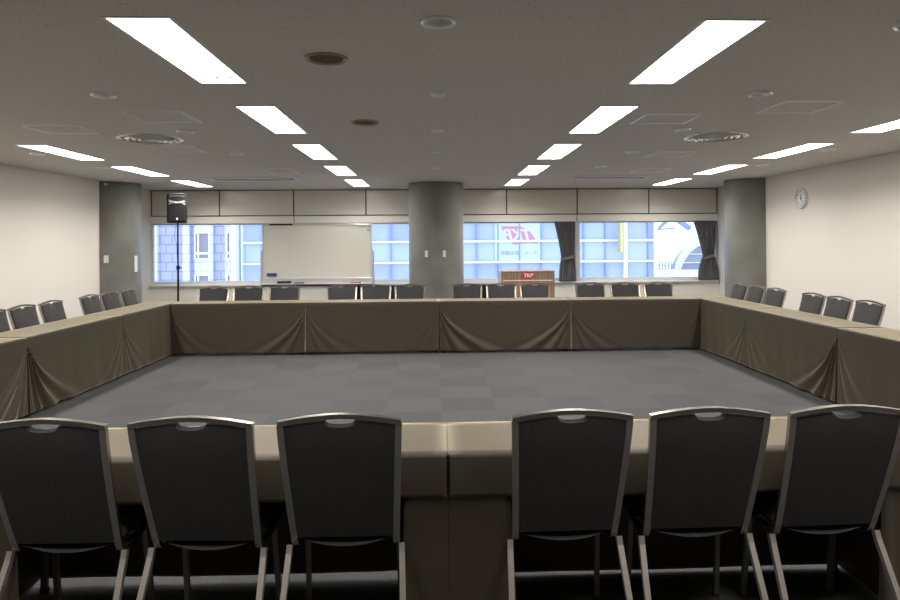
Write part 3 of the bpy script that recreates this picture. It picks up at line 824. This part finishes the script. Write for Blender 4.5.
hand(math.radians(148), .095, .005, 'minute_hand'); hand(math.radians(358), .062, .007, 'hour_hand')
o = MB().lathe([(.008, .022), (.008, .032)], n=16).build('hub', M_black, t); o.data.transform(facex(0))

# ------------------------------------------------------------------ switches on pillars
def plate(x, y, z, nx_, ny_, lab, h=.12, w=.07, n=1):
    t = thing('wall_switch', lab, 'switch plate', (x, y, z), math.atan2(ny_, nx_)+PI/2, 'switch plates on the pillars')
    MB().box(-w/2, w/2, -.008, 0, -h/2, h/2, .002).build('plate', M_white, t)
    for k in range(n):
        zc = 0 if n == 1 else (-.5+k)*h*.5
        MB().box(-w*.28, w*.28, -.012, -.008, zc-.03, zc+.03, .0015).build('button', M_sill, t)
def on_pillar(px_, py_, r, ang): return (px_+(r+.006)*math.cos(ang), py_+(r+.006)*math.sin(ang))
for px_, py_, r, ang, z, lab, h, w, n in (
        (-.03, 11.70, .475, math.radians(-110), 1.31, 'left cream switch plate on the middle pillar', .11, .055, 1),
        (-.03, 11.70, .475, math.radians(-74), 1.31, 'right cream switch plate on the middle pillar', .11, .055, 1),
        (-5.47, 11.43, .47, math.radians(-72), 1.27, 'cream switch plate on the left pillar, nearer the wall', .12, .07, 1),
        (-5.47, 11.43, .47, math.radians(-13), 1.18, 'tall white double switch plate on the window side of the left pillar', .27, .075, 2)):
    x, y = on_pillar(px_, py_, r-.004, ang); plate(x, y, z, math.cos(ang), math.sin(ang), lab, h, w, n)
x, y = on_pillar(-5.47, 11.43, .47, math.radians(-72))
o = MB().box(-.02, .02, -.03, 0, -.015, .02, .004).build('sensor_box', M_white); o.location = (x, y, 2.47); o.rotation_euler = (0, 0, math.radians(18)); tag(o, 'tiny white sensor box at the top of the left pillar', 'sensor')

# ------------------------------------------------------------------ outside
g = MB().box(-60, 60, YB+1, 140, -12.2, -12).build('ground_outside', M_road); tag(g, 'street level outside far below the windows', 'ground', kind='structure')
def fxz(px_, Y): return -.0378+(px_-436.5)/672.6*Y*1.0
def X(px_, Y):   # world x seen at image column px for depth Y
    return -.0378+Y*math.tan(math.atan((px_-459.28)/672.587)+.0349)
# tiled building at the left
Y1 = 37.5
t = thing('tiled_building', 'lavender tiled building with narrow windows seen through the left window', 'building', (0, Y1, -12))
def lb(nm, a, b_, z0, z1, y0, y1, m, par=t): return MB().box(X(a, Y1), X(b_, Y1), y0, y1, z0+12, z1+12).build(nm, m, par)
lb('wall', 60, 236, -12, 9, 0, 8, M_tile)
for a, b_ in ((152.5, 159), (184, 191), (196, 214)): lb('pilaster_or_sun_strip', a, b_, -12, 9, -.25, 0, M_tile2)  # first two are sunlight reflections built as pale strips, third a pilaster
lb('pilaster_or_sun_strip', 225.5, 233, -12, 9, -.12, 0, M_tile2); lb('corner_column', 233.5, 238, -12, 9, -.4, .5, M_bwhite)
def zz(py_, Y): return 1.51-(py_-242.5)*Y/672.6
def bwin(a, b_, y0, y1, split):
    xa, xb = X(a, Y1), X(b_, Y1); z0, z1 = zz(y1, Y1)+12, zz(y0, Y1)+12
    fr = MB(); e = .06
    fr.box(xa, xa+e, -.36, -.25, z0, z1).box(xb-e, xb, -.36, -.25, z0, z1).box(xa+e, xb-e, -.36, -.25, z0, z0+e).box(xa+e, xb-e, -.36, -.25, z1-e, z1)
    xs = xa+(xb-xa)*.25
    if split: fr.box(xs-.04, xs+.04, -.36, -.25, z0+e, z1-e)
    fr.box(xa+e, xb-e, -.34, -.25, z0+.22*(z1-z0)-.06, z0+.22*(z1-z0)+.06)
    f_ = fr.build('window', M_bwhite, t)
    MB().box(xa+e, xb-e, -.28, -.255, z0+e, z1-e).build('pane', M_blind, f_)
for row in range(-3, 4):
    yy = 231.5+row*41.5
    bwin(196.5, 211.5, yy, yy+26.5, True); bwin(228, 232.6, yy, yy+26.5, False)
# glass office building
Y2 = 38.
t = thing('glass_office_building', 'pale blue glass curtain wall office building across the street', 'building', (0, Y2, -12))
gx0, gx1 = X(242.2, Y2), X(656, Y2)
MB().box(gx0, gx1, .0, 14, 0, 30).build('glass_facade', M_bglass, t)
mu = MB(); x = gx0
cols_ = [242, 263] + [284+21.6*k for k in range(8)]
k = 0
px_ = 241.
vert = []
while px_ < 656:
    vert.append(px_); px_ += 21.4
for p in vert: mu.box(X(p, Y2)-.035, X(p, Y2)+.035, -.14, 0, 0, 30)
mu.build('mullion', M_mull, t)
tr = MB()
zs = [zz(242.3, Y2)+1.17*k+12 for k in range(-9, 14)]
for z in zs: tr.box(gx0, gx1, -.22, -.12, z-.06, z+.06)
tr.build('transom', M_tran, t)
mp = MB()
for a, b_ in ((622.5, 626), (652.5, 656), (242.2, 243.5)): mp.box(X(a, Y2), X(b_, Y2), -.3, 0, 0, 30)
mp.build('white_post', M_tran, t)
sp = MB()
for k, z in enumerate(zs):
    if k % 3 == 0: sp.box(gx0+.2, gx1-.2, -.03, 0, z-1.1, z-.08)
sp.build('spandrel', M_bglass2, t)
# reflection of a sign in the glass front, built as a pale mirrored panel
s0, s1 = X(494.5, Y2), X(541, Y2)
t = thing('sign_reflection', 'painted pale reflection of a sign with red mirrored emblem on the glass building', 'sign', ((s0+s1)/2, Y2-.07, 0))
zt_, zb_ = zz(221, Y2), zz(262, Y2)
MB().box(-(s1-s0)/2, (s1-s0)/2, -.03, .025, zb_, zt_).build('reflected_panel', M_reflbg, t)
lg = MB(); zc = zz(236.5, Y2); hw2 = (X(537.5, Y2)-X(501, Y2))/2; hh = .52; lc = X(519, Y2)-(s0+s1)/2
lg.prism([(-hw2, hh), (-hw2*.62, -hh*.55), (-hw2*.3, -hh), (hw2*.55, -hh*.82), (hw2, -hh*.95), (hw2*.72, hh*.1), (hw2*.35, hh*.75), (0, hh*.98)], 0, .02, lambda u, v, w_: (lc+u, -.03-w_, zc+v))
lg = lg.build('emblem', M_reflred, t)
text_mesh('emblem_lettering', 'TKP', .86, M_reflbg, lg, Matrix.Translation((lc-.02, -.055, zc)) @ Matrix.Diagonal((-1, 1, 1, 1)) @ Matrix.Rotation(PI/2, 4, 'X'), .004, shear=.25, bold=.025)
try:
    tx = text_mesh('reflected_lettering', 'ホール・貸会議室', .265, M_refltx, t, Matrix.Translation((lc, -.035, zz(254.5, Y2))) @ Matrix.Diagonal((-1, 1, 1, 1)) @ Matrix.Rotation(PI/2, 4, 'X'), .004)
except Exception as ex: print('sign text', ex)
# yellow blade sign
t = MB().box(X(616, Y2), X(619, Y2), Y2-.9, Y2-.33, zz(254, Y2), zz(224, Y2)).build('blade_sign', M_yel); tag(t, 'narrow yellow vertical sign on the glass building', 'sign')
# arch bridge / hall roof at the right
Y3 = 46.
t = thing('arched_hall', 'white arched roof structure seen through the right window', 'building', (0, Y3, -12))
ap = [(674.5, 273), (676.5, 267), (680, 260), (685, 253), (691, 247), (698, 242), (707, 237.5), (718, 234), (730, 232), (745, 231)]
ap += [(1490-a, b_) for a, b_ in ap[-2::-1]]
ap = [(X(a, Y3), zz(b_, Y3)+12) for a, b_ in ap]
MB().sweep([(a, 0, b_) for a, b_ in ap], .24, .3, (0, 1, 0)).build('arch', M_bwhite, t)
MB().sweep([(a, 1.2, b_) for a, b_ in [(ap[9][0]+(q[0]-ap[9][0])*.86, ap[0][1]+(q[1]-ap[0][1])*.84) for q in ap]], .14, .5, (0, 1, 0)).build('arch', M_bwhite, t)
MB().prism([(ap[9][0]+(q[0]-ap[9][0])*.90, ap[0][1]+(q[1]-ap[0][1])*.90) for q in ap], 1.6, 2.2, lambda u, v, w_: (u, w_, v)).build('roof', M_roof, t)
cxx = ap[9][0]; rw = cxx-ap[0][0]; zb3 = ap[0][1]
MB().box(cxx-rw*1.0, cxx+rw, .2, 3, 0, zb3).build('base', M_bwhite, t)
rb = MB()
for k in range(3): rb.box(cxx-rw*(.80-.12*k), cxx, 1.3, 1.6, zb3+.45+.6*k, zb3+.52+.6*k)
rb.build('rib', M_bwhite, t)
t = thing('steel_gantry', 'blue grey steel truss above the arched roof outside the right window', 'gantry', (0, Y3+6, -12)); Y4 = Y3+6
def seg(mb, a, b_, c, d, w_=.3): mb.sweep([(X(a, Y4), 0, zz(b_, Y4)+12), (X(c, Y4), 0, zz(d, Y4)+12)], w_, w_, (0, 1, 0))
g_ = MB(); seg(g_, 640, 221.5, 760, 221.5, .25); seg(g_, 668, 222, 657, 232, .22); seg(g_, 678, 222, 690, 231, .36); seg(g_, 720, 223, 705, 231, .3); seg(g_, 640, 232.5, 674, 230.5, .12); g_.build('truss', M_steel, t)
MB().box(X(765, Y4), X(772, Y4), -.5, .5, 0, zz(222, Y4)+12).build('post', M_steel, t); MB().box(X(645, Y4), X(648, Y4), -.5, .5, 0, zz(222, Y4)+12).build('post', M_steel, t)
t = thing('rooftop_railing', 'low railing at the foot of the arched roof outside', 'railing', (0, Y3-1, zz(272, Y3-1)))
rl = MB()
for k in range(7): rl.box(X(656+3*k, Y3-1)-.04, X(656+3*k, Y3-1)+.04, -.04, .04, 0, .55)
rl.box(X(655, Y3-1), X(676, Y3-1), -.03, .03, .25, .31); rl.build('rail', M_steel, t)
MB().box(X(650, Y3-1), X(676, Y3-1), -.5, .5, -(zz(272, Y3-1)+12), -.02).build('parapet', M_bwhite, t)

# ------------------------------------------------------------------ world, camera
wd = bpy.data.worlds.new('World'); sc.world = wd; wd.use_nodes = True
bg = wd.node_tree.nodes['Background']; bg.inputs[0].default_value = (.80, .88, 1.0, 1); bg.inputs[1].default_value = 1.55

h, fpx, yaw, pitch, roll = 1.5099, 672.587, .0349, .0036, -.007
F = Vector((math.sin(yaw)*math.cos(pitch), math.cos(yaw)*math.cos(pitch), math.sin(pitch)))
r = Vector((math.cos(yaw), -math.sin(yaw), 0)); u = r.cross(F)
r2 = r*math.cos(roll)+u*math.sin(roll); u2 = -r*math.sin(roll)+u*math.cos(roll)
cam = bpy.data.cameras.new('Camera'); co = bpy.data.objects.new('Camera', cam); col.objects.link(co)
M3 = Matrix((r2, u2, -F)).transposed()
co.matrix_world = Matrix.Translation((-.0378, 0, h)) @ M3.to_4x4()
cam.sensor_width = 36; cam.lens = fpx/900*36; cam.shift_x = -9.28/900; cam.shift_y = -60.697/900; cam.clip_end = 500; cam.clip_start = .05
sc.camera = co
sc.view_settings.view_transform = 'Standard'; sc.view_settings.look = 'None'; sc.view_settings.gamma = 1; sc.view_settings.use_curve_mapping = False
sc.view_settings.exposure = 0.82
